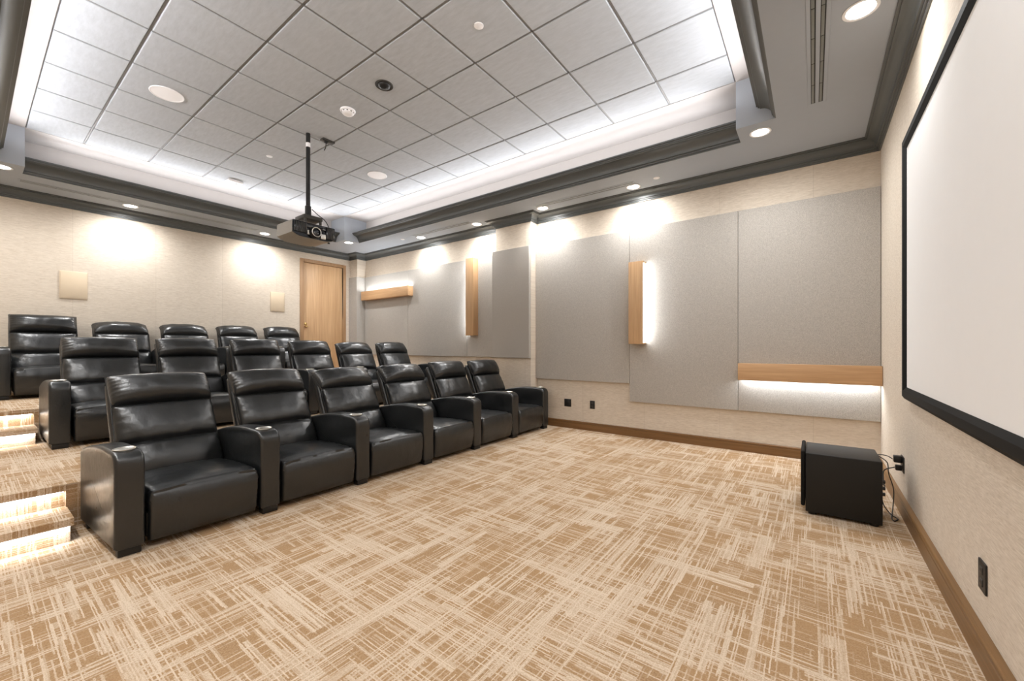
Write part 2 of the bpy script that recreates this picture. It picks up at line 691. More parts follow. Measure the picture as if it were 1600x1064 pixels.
# crown moulding round the walls
room = [(XF, YN), (XF, YS), (PIL[1], YS), (PIL[1], PIL[2]), (PIL[0], PIL[2]), (PIL[0], YS),
        (CCX, YS), (CCX, CCY), (XB, CCY), (XB, YN)]
cp = [(0.0, ZS), (0.130, ZS), (0.130, ZS - 0.012), (0.112, ZS - 0.013), (0.112, ZS - 0.024)]
for k in range(7):
    a = k / 6 * PI / 2
    cp.append((0.108 - 0.068 * math.sin(a), ZS - 0.024 - 0.058 * (1 - math.cos(a))))
cp += [(0.040, ZS - 0.090), (0.026, ZS - 0.091), (0.026, ZS - 0.106), (0.013, ZS - 0.107), (0.013, ZS - 0.124), (0.0, ZS - 0.124)]
bm = bmesh.new()
sweep_poly(bm, room, cp)
struct(obj('trim_5', bm, M['trim'], angle=14), 'grey crown moulding under the soffit')

# baseboards
def base_prof(t=0.028, h=0.118):
    return [(0, 0), (t, 0), (t, h - 0.030), (t - 0.005, h - 0.026), (t - 0.005, h - 0.022), (t, h - 0.020),
            (t, h - 0.006), (t - 0.005, h), (0, h)]


bm = bmesh.new()
poly_prism(bm, [(YS - p, z) for p, z in base_prof(0.024)], 0, PIL[1], XF)
struct(obj('baseboard_side', bm, M['base_x'], smooth=False))
bm = bmesh.new()
poly_prism(bm, [(XF - p, z) for p, z in base_prof(0.03)], 1, YN, YS - 0.024)
struct(obj('baseboard_front', bm, M['base_y'], smooth=False))

# door in the back wall
dr = empty('door_1', (XB, (DY0 + DY1) / 2, P2Z))
struct(dr, 'tall plain oak door in the corner of the back wall')
dz, hw = DTOP - P2Z, (DY1 - DY0) / 2
bm = bmesh.new()
fw = 0.068
rbox(bm, -T + 0.01, 0.022, -hw, -hw + fw, 0, dz, 0.003)
rbox(bm, -T + 0.01, 0.022, hw - fw, hw, 0, dz, 0.003)
rbox(bm, -T + 0.01, 0.022, -hw + fw, hw - fw, dz - fw, dz, 0.003)
obj('frame', bm, M['oak_frame'], dr)
bm = bmesh.new()
rbox(bm, -0.055, -0.012, -hw + fw + 0.003, hw - fw - 0.003, 0.006, dz - fw - 0.004, 0.002)
obj('leaf', bm, M['oak_v'], dr)
bm = bmesh.new()
lathe(bm, [(0.0, 0), (0.030, 0), (0.030, 0.008), (0.022, 0.014), (0.012, 0.016), (0.0, 0.016)], (-0.012, -hw + fw + 0.05, 1.085), 'X', 20)
rbox(bm, -0.012, 0.03, -hw + fw + 0.03, -hw + fw + 0.085, 1.02, 1.045, 0.004)
obj('lock', bm, M['brass'], dr)

# ------------------------------------------------------------------ acoustic panels
PF = 5.38                                              # face of the wall panels


def panel_poly(name, pts, y0, y1, label):
    t = bmesh.new()
    poly_prism(t, pts, 1, y0, y1)
    front = [e for e in t.edges if all(abs(v.co.y - y0) < 1e-5 for v in e.verts)]
    bmesh.ops.bevel(t, geom=front, offset=0.006, segments=3, profile=0.6, affect='EDGES')
    o = obj(name, t, M['fabric'])
    return tag(o, label, 'wall panel', 'grey fabric wall panels')


def rect(x0, x1, z0, z1):
    return [(x0, z0), (x1, z0), (x1, z1), (x0, z1)]


gp = 0.0015
panel_poly('acoustic_panel', rect(PIL[1] + 0.003, -2.005 - gp, 0.722, 2.808), PF, YS - 0.002,
           'grey fabric wall panel left of the tall sconce, ending higher than its right neighbour')
panel_poly('acoustic_panel', rect(-2.005 + gp, -0.705 - gp, 0.478, 2.808), PF, YS - 0.002,
           'grey fabric wall panel between the tall sconce and the long low sconce')
panel_poly('acoustic_panel', rect(-0.705 + gp, XF - 0.003, 0.478, 2.808), PF, YS - 0.002,
           'grey fabric wall panel in the corner by the screen, behind the long low sconce')
panel_poly('acoustic_panel', rect(-4.27, PIL[1] - 0.002, 1.045, 2.79), PIL[2] - 0.05, PIL[2] - 0.002,
           'darker-looking grey fabric panel on the face of the pillar')
panel_poly('acoustic_panel', rect(-5.0 + gp, PIL[0] - 0.003, 1.045, 2.782), PF, YS - 0.002,
           'narrow grey fabric wall panel between the pillar and the upright sconce')
panel_poly('acoustic_panel', rect(-6.64 + gp, -5.0 - gp, 1.045, 2.782), PF, YS - 0.002,
           'grey fabric wall panel between the level sconce and the upright sconce, rear half')
panel_poly('acoustic_panel', rect(CCX + 0.032, -6.64 - gp, 1.045, 2.782), PF, YS - 0.002,
           'grey fabric wall panel behind the level sconce near the door')
# fabric wrapped round the corner column: two faces, one padded cover
t = bmesh.new()
c0 = 0.03
poly_prism(t, [(XB + 0.002, CCY - 0.002), (XB + 0.002, CCY - c0), (CCX + c0, CCY - c0), (CCX + c0, PF - 0.002), (CCX + 0.002, PF - 0.002), (CCX + 0.002, CCY - 0.002)],
           2, 1.045, 2.775)
tag(obj('acoustic_panel', t, M['fabric'], smooth=False), 'grey fabric panel folded round the corner column beside the door',
    'wall panel', 'grey fabric wall panels')

# ------------------------------------------------------------------ oak sconces
SF = 5.25                                              # their front face


def sconce(x0, x1, z0, z1, open_side, label):
    """oak box on the wall, open towards one side where the LED shines out"""
    cx, cz = (x0 + x1) / 2, (z0 + z1) / 2
    r = empty('wall_sconce', (cx, SF, cz))
    tag(r, label, 'wall light', 'oak wall sconces')
    mat = M['oak_v'] if (z1 - z0) > (x1 - x0) else M['oak_h']
    b = bmesh.new()
    hx, hz = (x1 - x0) / 2, (z1 - z0) / 2
    D = PF - SF
    th = 0.016
    rbox(b, -hx, hx, 0, th, -hz, hz, 0.0025)                       # face board
    if open_side != '-x':
        rbox(b, -hx, -hx + th, th, D, -hz, hz, 0.0025)
    if open_side != '+x':
        rbox(b, hx - th, hx, th, D, -hz, hz, 0.0025)
    if open_side != '-z':
        rbox(b, -hx + 0.0005, hx - 0.0005, th, D, -hz, -hz + th, 0.0025)
    if open_side != '+z':
        rbox(b, -hx + 0.0005, hx - 0.0005, th, D, hz - th, hz, 0.0025)
    obj('housing', b, mat, r)
    b = bmesh.new()
    i = 0.022
    if open_side == '+x':
        box(b, hx - i - 0.02, hx - i, th + 0.004, D - 0.004, -hz + th, hz - th)
        ang, sz, loc = (0, -PI / 2, 0), (hz * 1.9, D * 0.5), (hx - i + 0.004, D * 0.55, 0)
        rot = (0, -PI / 2, 0)
    elif open_side == '-x':
        box(b, -hx + i, -hx + i + 0.02, th + 0.004, D - 0.004, -hz + th, hz - th)
        sz, loc, rot = (hz * 1.9, D * 0.5), (-hx + i - 0.004, D * 0.55, 0), (0, PI / 2, 0)
    elif open_side == '-z':
        box(b, -hx + th, hx - th, th + 0.004, D - 0.004, -hz + i, -hz + i + 0.02)
        sz, loc, rot = (hx * 1.9, D * 0.5), (0, D * 0.55, -hz + i - 0.004), (0, 0, 0)
    else:
        box(b, -hx + th, hx - th, th + 0.004, D - 0.004, hz - i - 0.02, hz - i)
        sz, loc, rot = (hx * 1.9, D * 0.5), (0, D * 0.55, hz - i + 0.004), (PI, 0, 0)
    obj('led_strip', b, M['led_cool'], r, smooth=False)
    area_light('sconce_lamp', loc, sz[0], sz[1], SCONCE_W * sz[0], COOL, rot, r)
    return r


sconce(-1.97, -1.778, 1.258, 2.342, '+x', 'upright oak sconce glowing along its right edge, on the panels by the outlets')
sconce(-0.69, XF - 0.003, 0.842, 1.032, '-z', 'long level oak sconce glowing along its lower edge, in the screen corner')
sconce(-4.915, -4.735, 1.42, 2.772, '-x', 'upright oak sconce glowing along its left edge, beside the pillar')
sconce(-8.08, -6.48, 2.25, 2.445, '+z', 'level oak sconce glowing along its upper edge, near the door')

# ------------------------------------------------------------------ projection screen
scr = empty('projection_screen', (XF, 2.41, 0.86))
tag(scr, 'wide white projection screen in a black frame on the front wall', 'screen')
H, W2, FWD = 1.795, 1.49, 0.085
b = bmesh.new()
outer = [(-W2, 0), (W2, 0), (W2, H), (-W2, H)]
rings = []
for ins, dx in ((0, -0.002), (0, -0.030), (0.022, -0.045), (0.060, -0.045), (FWD, -0.030), (FWD, -0.022)):
    rings.append([b.verts.new((dx, y + (ins if y < 0 else -ins), z + (ins if z == 0 else -ins))) for y, z in outer])
for a, c in zip(rings, rings[1:]):
    for k in range(4):
        b.faces.new((a[k], a[(k + 1) % 4], c[(k + 1) % 4], c[k]))
obj('frame', b, M['velvet'], scr, smooth=False)
b = bmesh.new()
box(b, -0.028, -0.002, -W2 + FWD - 0.01, W2 - FWD + 0.01, FWD - 0.01, H - FWD + 0.01)
obj('viewing_surface', b, M['screen'], scr, smooth=False)

# ------------------------------------------------------------------ recliners
def sgnpow(v, p):
    return math.copysign(abs(v) ** p, v)


def resample(path, n):
    P = [Vector((p[0], 0, p[1])) for p in path]
    pts = []
    for i in range(len(P) - 1):
        p0, p1, p2, p3 = P[max(i - 1, 0)], P[i], P[i + 1], P[min(i + 2, len(P) - 1)]
        for k in range(12):
            t = k / 12
            pts.append(0.5 * ((2 * p1) + (-p0 + p2) * t + (2 * p0 - 5 * p1 + 4 * p2 - p3) * t * t
                              + (-p0 + 3 * p1 - 3 * p2 + p3) * t ** 3))
    pts.append(P[-1])
    L = [0.0]
    for a, b_ in zip(pts, pts[1:]):
        L.append(L[-1] + (b_ - a).length)
    out = []
    j = 0
    for k in range(n + 1):
        s = L[-1] * k / n
        while j < len(L) - 2 and L[j + 1] < s:
            j += 1
        f = (s - L[j]) / max(1e-9, L[j + 1] - L[j])
        out.append(pts[j].lerp(pts[j + 1], f))
    return out


def pad(path, half_w, front, back, nt=34, ns=30, pw=6.0, pt=5.0, seams=(), wrinkle=0.0, seed=0.0, shear=0.0, taper=None, bow=0.0):
    """upholstered cushion: path is its (x, z) spine, front/back its thickness to either side;
    seams = (t, depth, width) grooves across it"""
    bm = bmesh.new()
    C = resample(path, nt)
    nor = []
    for i in range(nt + 1):
        d = (C[min(i + 1, nt)] - C[max(i - 1, 0)]).normalized()
        nor.append(Vector((d.z, 0, -d.x)))
    def spread(k, n):                    # denser near the rim
        v = -1 + 2 * k / n
        return math.sin(v * PI / 2) * 0.55 + v * 0.45
    F, B = [], []
    for i in range(nt + 1):
        tt = spread(i, nt)
        fi = (tt + 1) / 2 * nt
        i0 = min(int(fi), nt - 1)
        f = fi - i0
        c = C[i0].lerp(C[i0 + 1], f)
        n = nor[i0].lerp(nor[i0 + 1], f).normalized()
        t01 = (tt + 1) / 2
        g_t = max(0.0, 1 - abs(tt) ** pt) ** (1 / pt)
        hw = half_w * (taper(t01) if taper else 1.0)
        rf, rb = [], []
        for k in range(ns + 1):
            s = spread(k, ns)
            g_s = max(0.0, 1 - abs(s) ** pw) ** (1 / pw)
            h = g_t * g_s
            cut = 0.0
            for st, dep, wd in seams:
                cut += dep * math.exp(-((t01 - st) / wd) ** 2) * g_s
            # rounded outline
            y = s * hw * (1 - 0.02 * abs(tt) ** 8)
            dome = 0.80 + 0.20 * (1 - s * s) * (1 - 0.5 * tt * tt)
            wr = 0.0
            if wrinkle:
                edge = math.exp(-((1 - abs(s)) / 0.16)) 
                wr = wrinkle * edge * math.sin(t01 * 46 + 2.0 * noise.noise(Vector((t01 * 5, s, seed))))
                wr += wrinkle * 0.9 * noise.noise(Vector((t01 * 3.0 + seed, s * 4.0, seed * 1.7)))
                for st, dep, wd in seams:
                    wr += wrinkle * 0.9 * math.exp(-abs(t01 - st) / 0.10) * noise.noise(Vector((t01 * 26, s * 5.0, seed + 3)))
            pf = c + n * (front * h * dome - cut + wr * h + bow * (1 - s * s))
            pb = c - n * (back * h) + n * (bow * (1 - s * s))
            rf.append((pf.x, y + shear * pf.x, pf.z))
            rb.append((pb.x, y + shear * pb.x, pb.z))
        F.append(rf)
        B.append(rb)
    VF = [[bm.verts.new(p) for p in r] for r in F]
    VB = [[VF[i][k] if (i in (0, nt) or k in (0, ns)) else bm.verts.new(B[i][k]) for k in range(ns + 1)] for i in range(nt + 1)]
    for V in (VF, VB):
        for i in range(nt):
            for k in range(ns):
                q = (V[i][k], V[i][k + 1], V[i + 1][k + 1], V[i + 1][k])
                try:
                    bm.faces.new(q)
                except ValueError:
                    pass
    return bm


def piping(path, half_w, off, shear, r=0.0046, n=16, t0=0.0, t1=1.0, loop=False):
    """welt cord round the rim of a pad (open U: up one side, over the end, down the other)"""
    C = resample(path, n)
    a, b_ = int(t0 * n), int(t1 * n)
    bm = bmesh.new()
    for s in (-1, 1):
        pts = [(c.x + off, s * half_w + shear * c.x, c.z) for c in C[a:b_ + 1]]
        tube(bm, pts, r, 6, sub=1)
    for e in ((C[b_], C[a]) if loop else (C[b_],)):
        tube(bm, [(e.x + off, half_w * k + shear * e.x, e.z) for k in (-1, -0.5, 0, 0.5, 1)], r, 6, sub=1)
    return bm


def slab(prof, y0, y1, r, shear=0.0, bulge=0.0, steps=4):
    """upright board: (x, z) outline extruded across y with rounded rims"""
    n = len(prof)
    ctr = Vector((sum(p[0] for p in prof) / n, sum(p[1] for p in prof) / n))
    area = sum(prof[i][0] * prof[(i + 1) % n][1] - prof[(i + 1) % n][0] * prof[i][1] for i in range(n))
    pr = prof if area > 0 else prof[::-1]
    bm = bmesh.new()
    rings = []
    lay = []
    for k in range(steps + 1):
        a = k / steps * PI / 2
        lay.append((y0 + r - r * math.cos(PI / 2 - a) if False else y0 + r * (1 - math.sin(a)), r * (1 - math.cos(PI / 2 - (PI / 2 - a))) if False else 0))
    lo = [(y0 + r * (1 - math.sin(k / steps * PI / 2)), r * (1 - math.cos(k / steps * PI / 2))) for k in range(steps, -1, -1)]
    # lo runs from y0 (fully inset) to y0+r (no inset)
    layers = lo + [(y1 - (y - y0), i) for y, i in reversed(lo)]
    for y, ins in layers:
        pts = inset_poly(pr, ins)
        rings.append([bm.verts.new((p.x, y + shear * p.x, p.y)) for p in pts])
    for a, b_ in zip(rings, rings[1:]):
        for k in range(n):
            bm.faces.new((a[k], a[(k + 1) % n], b_[(k + 1) % n], b_[k]))
    # softly bulged side covers
    for ring, sgn in ((rings[0], -1), (rings[-1], 1)):
        prev = ring
        for q, f in ((0.90, 0.45), (0.72, 0.8), (0.45, 1.0)):
            cur = []
            for v in ring:
                x = ctr.x + (v.co.x - ctr.x) * q
                z = ctr.y + (v.co.z - ctr.y) * q
                yb = (v.co.y - shear * v.co.x) + sgn * bulge * f
                cur.append(bm.verts.new((x, yb + shear * x, z)))
            for k in range(n):
                bm.faces.new((prev[k], prev[(k + 1) % n], cur[(k + 1) % n], cur[k]))
            prev = cur
        bm.faces.new(prev)
    return bm


def round_outline(pts, rad):
    """round the corners of a polygon; rad = one radius per corner"""
    out = []
    n = len(pts)
    for i in range(n):
        a, b_, c = Vector(pts[i - 1]), Vector(pts[i]), Vector(pts[(i + 1) % n])
        r = rad[i]
        if r <= 0:
            out.append(tuple(b_))
            continue
        e1, e2 = (a - b_).normalized(), (c - b_).normalized()
        p1, p2 = b_ + e1 * r, b_ + e2 * r
        for k in range(7):
            t = k / 6
            q = p1 * (1 - t) ** 2 + b_ * 2 * t * (1 - t) + p2 * t * t
            out.append((q.x, q.y))
    return out


PITCH = 0.766
AW = 0.152                                              # arm width
HWI = (PITCH - AW) / 2                                  # half the width between the arms
arm_outline = round_outline([(0.0, 0.045), (0.0, 0.602), (-0.30, 0.612), (-0.56, 0.585), (-0.79, 0.53), (-0.79, 0.045)],
                            [0.01, 0.085, 0.12, 0.12, 0.03, 0.03])


def add_arm(root, y, shear, label=None):
    arm = obj('arm', slab(arm_outline, y - AW / 2 + 0.007, y + AW / 2 - 0.007, 0.022, shear, 0.006), M['leather'], root, angle=50)
    b = bmesh.new()
    lathe(b, [(0.050, -0.006), (0.055, 0.003), (0.0545, 0.006), (0.051, 0.0075), (0.047, 0.005), (0.044, 0.002), (0.0, 0.0015)],
          (-0.112, y + shear * -0.112, 0.6065), 'Z', 28)
    cup = obj('cup_holder', b, M['chrome'], arm)
    cup['label'] = 'steel cup holder ring'
    b = bmesh.new()
    rbox(b, -0.075, -0.012, y - 0.05 + shear * -0.05, y + 0.055 + shear * -0.05, 0.0, 0.047, 0.006)
    obj('leg', b, M['black'], root)
    b = bmesh.new()
    rbox(b, -0.76, -0.70, y - 0.05 + shear * -0.73, y + 0.05 + shear * -0.73, 0.0, 0.047, 0.006)
    obj('leg', b, M['black'], root)


def make_recliner(left_arm, shear=0.0, head_tilt=0.0, seed=1.0, recline=0.0, loc=(0, 0, 0)):
    root = empty('recliner', loc)
    rc = recline
    # footrest (front panel) and seat
    obj('footrest', pad([(-0.048, 0.045), (-0.028, 0.16), (-0.022, 0.27), (-0.045, 0.345)], HWI - 0.008, 0.045, 0.05, 24, 26,
                        9.0, 6.0, wrinkle=0.004, seed=seed, shear=shear), M['leather'], root, angle=60)
    seat_path = [(0.002, 0.285), (-0.12, 0.292), (-0.30, 0.290), (-0.48, 0.282), (-0.66, 0.262)]
    # seat normal must point up: run the path from back to front
    obj('seat', pad(seat_path[::-1], HWI - 0.004, -0.088, -0.09, 30, 28, 6.0, 9.0, seams=((0.93, -0.006, 0.012),),
                    wrinkle=-0.0045, seed=seed + 5, shear=shear), M['leather'], root, angle=60)
    back_path = [(-0.575, 0.29), (-0.615, 0.37), (-0.672 - rc * 0.2, 0.48), (-0.732 - rc * 0.5, 0.60),
                 (-0.782 - rc * 0.8, 0.705), (-0.812 - rc, 0.79)]
    bk = obj('backrest', pad(back_path, HWI - 0.002, 0.108, 0.05, 44, 36, 3.2, 4.0, seams=((0.46, 0.036, 0.030), (0.46, 0.020, 0.12)),
                             wrinkle=0.005, seed=seed + 9, shear=shear, taper=lambda t: 1.0 - 0.015 * t), M['leather'], root, angle=60)
    obj('piping', piping(back_path, HWI - 0.008, 0.012, shear), M['leather'], bk)
    hx, hz = -0.800 - rc, 0.795
    L = 0.245
    ang = math.radians(36 + head_tilt)
    tipx, tipz = hx - L * math.sin(ang), hz + L * math.cos(ang)
    mx, mz = (hx + tipx) / 2, (hz + tipz) / 2
    hp = [(hx, hz), (mx - 0.006, mz - 0.004), (tipx, tipz)]
    hd = obj('headrest', pad(hp, HWI - 0.006, 0.128, 0.04, 32, 38, 3.4, 2.6, wrinkle=0.006, seed=seed + 17, shear=shear),
             M['leather'], root, angle=60)
    obj('piping', piping(hp, HWI - 0.009, 0.006, shear, loop=True), M['leather'], hd)
    sh = [(-0.66, 0.10), (-0.72, 0.34), (-0.83 - rc * 0.6, 0.62), (-0.925 - rc, 0.86), (-0.965 - rc, 0.945)]
    obj('back_shell', pad(sh, HWI - 0.004, 0.045, 0.04, 26, 22, 12.0, 9.0, seed=seed, shear=shear), M['leather'], root, angle=60)
    # lever hardware glimpsed between footrest and arm
    b = bmesh.new()
    rbox(b, -0.60, -0.06, -HWI + 0.02 + shear * -0.3, HWI - 0.02 + shear * -0.3, 0.06, 0.21, 0.01)
    obj('base', b, M['black'], root)
    if left_arm:
        add_arm(root, -PITCH / 2, shear)
    add_arm(root, PITCH / 2, shear)
    return root


ORD = ['first', 'second', 'third', 'fourth', 'fifth', 'sixth']
ROWS = [
    ('front row', -3.2, 0.0, 0.958, 0.766, 6, 0.055, 'front row of black recliners'),
    ('middle row', -5.41, P1Z, 0.89, 0.767, 6, 0.0, 'middle row of black recliners'),
    ('rear row', -7.41, P2Z, 0.626, 0.757, 5, 0.0, 'rear row of black recliners'),
]
TILT = {(0, 0): 0, (0, 1): 2, (0, 2): 14, (0, 3): 6, (0, 4): -6, (0, 5): -4,
        (1, 0): -4, (1, 1): -4, (1, 2): -4, (1, 3): 2, (1, 4): 14, (1, 5): 10,
        (2, 0): -14, (2, 1): 22, (2, 2): 22, (2, 3): 18, (2, 4): 14}
for ri, (rn, rx, rz_, c0, pitch, cnt, shr, grp) in enumerate(ROWS):
    for k in range(cnt):
        end = k == 0
        rc = -0.05 if (ri == 2 and k == 0) else (-0.03 if ri == 2 else 0.0)
        o = make_recliner(end, shr, TILT[(ri, k)], seed=ri * 31.7 + k * 7.3, recline=rc,
                          loc=(rx, c0 + pitch * k, rz_))
        o.scale = (1, pitch / PITCH, 1)
        if k == 0:
            lab = 'black leather recliner at the aisle end of the %s, beside the lit steps' % rn
        elif k == cnt - 1 and ri < 2:
            lab = 'black leather recliner at the wall end of the %s' % rn
        elif k == cnt - 1:
            lab = 'black leather recliner at the door end of the %s' % rn
        else:
            lab = '%s black leather recliner from the aisle in the %s' % (ORD[k], rn)
        tag(o, lab, 'recliner', grp)

# ------------------------------------------------------------------ LED strips on the steps
def step_led(name, x, z, label, w=STEP_W, y1=0.40):
    b = bmesh.new()
    box(b, x - 0.004, x + 0.012, YN + 0.02, y1 - 0.01, z - 0.008, z - 0.0005)
    o = tag(obj(name, b, M['led_cool'], smooth=False), label, 'led strip', 'step lights in the aisle')
    area_light('step_lamp', (x + 0.012, (YN + y1) / 2, z - 0.010), 0.02, (y1 - YN) * 0.96, w, COOL, (0, math.radians(12), 0), None)
    return o


step_led('led_strip', P1X - 0.035 + 0.335 - 0.026, 0.1525 - 0.045, 'white light strip under the nosing of the lowest step')
step_led('led_strip', P1X - 0.022, P1Z - 0.045, 'white light strip under the nosing of the lower platform')
step_led('led_strip', P2X - 0.035 + 0.335 - 0.026, P1Z + 0.1525 - 0.045, 'white light strip under the nosing of the step to the upper platform')
step_led('led_strip', P2X - 0.022, P2Z - 0.045, 'white light strip under the nosing of the upper platform')

# ------------------------------------------------------------------ downlights
def make_downlight():
    r = empty('downlight')
    b = bmesh.new()
    lathe(b, [(0.090, 0.0), (0.092, -0.004), (0.088, -0.007), (0.074, -0.005), (0.070, 0.0)], (0, 0, 0), 'Z', 36)
    obj('trim_ring', b, M['white'], r)
    b = bmesh.new()
    lathe(b, [(0.0, -0.002), (0.040, -0.0022), (0.071, -0.003), (0.071, 0.0)], (0, 0, 0), 'Z', 36)
    obj('lens', b, M['led_warm'], r)
    return r


proto = make_downlight()
DOWN = [
    ((0.236, 3.287), 'round downlight in the soffit above the screen, far half'),
    ((-0.41, 4.585), 'round downlight in the soffit corner nearest the screen and the panelled wall'),
    ((-1.872, 5.165), 'round downlight above the wall panels, nearest the screen along that wall'),
    ((-3.249, 5.150), 'round downlight over the panelled wall, just right of the pillar'),
    ((-4.567, 5.155), 'round downlight over the panelled wall, just left of the pillar'),
    ((-5.977, 5.158), 'round downlight over the panelled wall, above the level sconce'),
    ((-7.43, 4.555), 'round downlight in the soffit corner in front of the door'),
    ((-8.08, 3.277), 'round downlight over the back wall, nearer the door'),
    ((-8.08, 1.454), 'round downlight over the back wall, farther from the door'),
    ((-7.505, 0.245), 'round downlight in the soffit corner over the aisle'),
    ((-5.977, -0.33), 'round downlight over the near wall above the rear seats'),
    ((-4.567, -0.33), 'round downlight over the near wall above the middle seats'),
    ((-3.249, -0.33), 'round downlight over the near wall above the front seats'),
    ((-1.872, -0.33), 'round downlight over the near wall in front of the seats'),
    ((-0.41, 0.22), 'round downlight in the soffit corner between the screen wall and the near wall'),
    ((0.236, 1.53), 'round downlight in the soffit above the screen, near half'),
]
for i, ((x, y), lab) in enumerate(DOWN):
    o = proto if i == 0 else copy_tree(proto)
    o.location = (x, y, ZS)
    tag(o, lab, 'downlight', 'recessed downlights in the soffit')
    d = bpy.data.lights.new('downlight_lamp', 'SPOT')
    d.energy = DOWN_W * (0.55 if x > 0 else 1.0)      # the pair above the screen is dimmed
    d.color = WARM
    d.spot_size = math.radians(178)
    d.spot_blend = 1.0
    d.shadow_soft_size = 0.06
    l = bpy.data.objects.new('downlight_lamp', d)
    l.location = (x, y, ZS - 0.03)
    COL.objects.link(l)

# ------------------------------------------------------------------ things on the ceiling
def disc_thing(name, loc, prof, mat, label, cat, group=None, seg=40):
    b = bmesh.new()
    lathe(b, prof, (0, 0, 0), 'Z', seg)
    o = obj(name, b, mat)
    o.location = loc
    return tag(o, label, cat, group)


for (x, y), lab in (((-5.18, 1.20), 'large round white speaker grille in a ceiling tile on the aisle side'),
                    ((-5.15, 3.613), 'large round white speaker grille in a ceiling tile on the panelled-wall side')):
    r = empty('ceiling_speaker', (x, y, ZT))
    tag(r, lab, 'ceiling speaker', 'round ceiling speakers')
    b = bmesh.new()
    lathe(b, [(0.135, 0.0), (0.137, -0.006), (0.132, -0.010), (0.124, -0.009), (0.122, -0.004)], (0, 0, 0), 'Z', 44)
    obj('rim', b, M['white'], r)
    b = bmesh.new()
    lathe(b, [(0.0, -0.009), (0.06, -0.009), (0.124, -0.007), (0.124, 0.0)], (0, 0, 0), 'Z', 44)
    obj('grille', b, M['white'], r)

r = empty('smoke_detector', (-3.99, 2.435, ZT))
tag(r, 'white round smoke detector on the ceiling tiles near the projector pole', 'smoke detector')
b = bmesh.new()
lathe(b, [(0.076, 0.0), (0.078, -0.008), (0.074, -0.018), (0.066, -0.022)], (0, 0, 0), 'Z', 40)
obj('base', b, M['white'], r)
b = bmesh.new()
lathe(b, [(0.064, -0.018), (0.062, -0.034), (0.050, -0.046), (0.028, -0.052), (0.0, -0.053)], (0, 0, 0), 'Z', 40)
cov = obj('cover', b, M['white'], r)
b = bmesh.new()
for k in range(10):
    a = 2 * PI * k / 10
    t = bmesh.new()
    rbox(t, 0.058, 0.0645, -0.008, 0.008, -0.033, -0.024, 0.001, 1)
    bmesh.ops.rotate(t, verts=t.verts, cent=(0, 0, 0), matrix=Matrix.Rotation(a, 3, 'Z'))
    merge(b, t)
obj('vent_slots', b, M['dark_grey'], cov)

r = empty('ceiling_dome', (-3.325, 2.41, ZT))
tag(r, 'dark grey round dome sensor in the tile beside the smoke detector', 'ceiling sensor')
b = bmesh.new()
lathe(b, [(0.083, 0.0), (0.085, -0.006), (0.080, -0.010), (0.062, -0.007), (0.058, 0.0)], (0, 0, 0), 'Z', 40)
obj('rim', b, M['dark_grey'], r)
b = bmesh.new()
lathe(b, [(0.060, 0.0), (0.056, -0.012), (0.045, -0.024), (0.026, -0.033), (0.0, -0.036)], (0, 0, 0), 'Z', 40)
obj('lens_dome', b, M['black'], r)

for (x, y, z), lab in (((-2.112, 2.407, ZT), 'small round white sprinkler cap in the ceiling tiles towards the screen'),
                       ((-5.787, 2.403, ZT), 'small round white sprinkler cap in the ceiling tiles behind the projector'),
                       ((-1.545, 5.067, ZS), 'small round white sprinkler cap in the soffit right of the long slot vent'),
                       ((-6.372, 5.038, ZS), 'small round white sprinkler cap in the soffit near the door corner')):
    disc_thing('sprinkler_cap', (x, y, z), [(0.0, -0.007), (0.030, -0.007), (0.038, -0.004), (0.039, 0.0)], M['white'], lab,
               'sprinkler', 'concealed sprinkler caps', 28)

r = empty('wireless_access_point', (-7.09, 2.44, ZT))
tag(r, 'white rounded square device on the ceiling tiles near the back wall', 'access point')
b = bmesh.new()
rbox(b, -0.085, 0.085, -0.10, 0.10, -0.035, 0.0, 0.016, 4)
obj('housing', b, M['white'], r)
b = bmesh.new()
rbox(b, -0.02, 0.02, 0.0, 0.05, -0.038, -0.034, 0.001, 1)
obj('sensor_window', b, M['dark_grey'], r)

r = empty('ceiling_outlet', (-4.775, 2.645, ZT))
tag(r, 'dark outlet plate with a short dangling cord on the ceiling beside the projector pole', 'outlet')
b = bmesh.new()
rbox(b, -0.038, 0.038, -0.075, 0.075, -0.022, 0.0, 0.004)
obj('plate', b, M['dark_grey'], r)
b = bmesh.new()
rbox(b, -0.018, 0.018, -0.035, 0.0, -0.04, -0.02, 0.004)
obj('plug', b, M['black'], r)
b = bmesh.new()
tube(b, [(0, -0.02, -0.04), (0.0, -0.022, -0.07), (0.004, -0.03, -0.105), (0.006, -0.045, -0.14)], 0.0055)
obj('cord', b, M['dark_grey'], r)

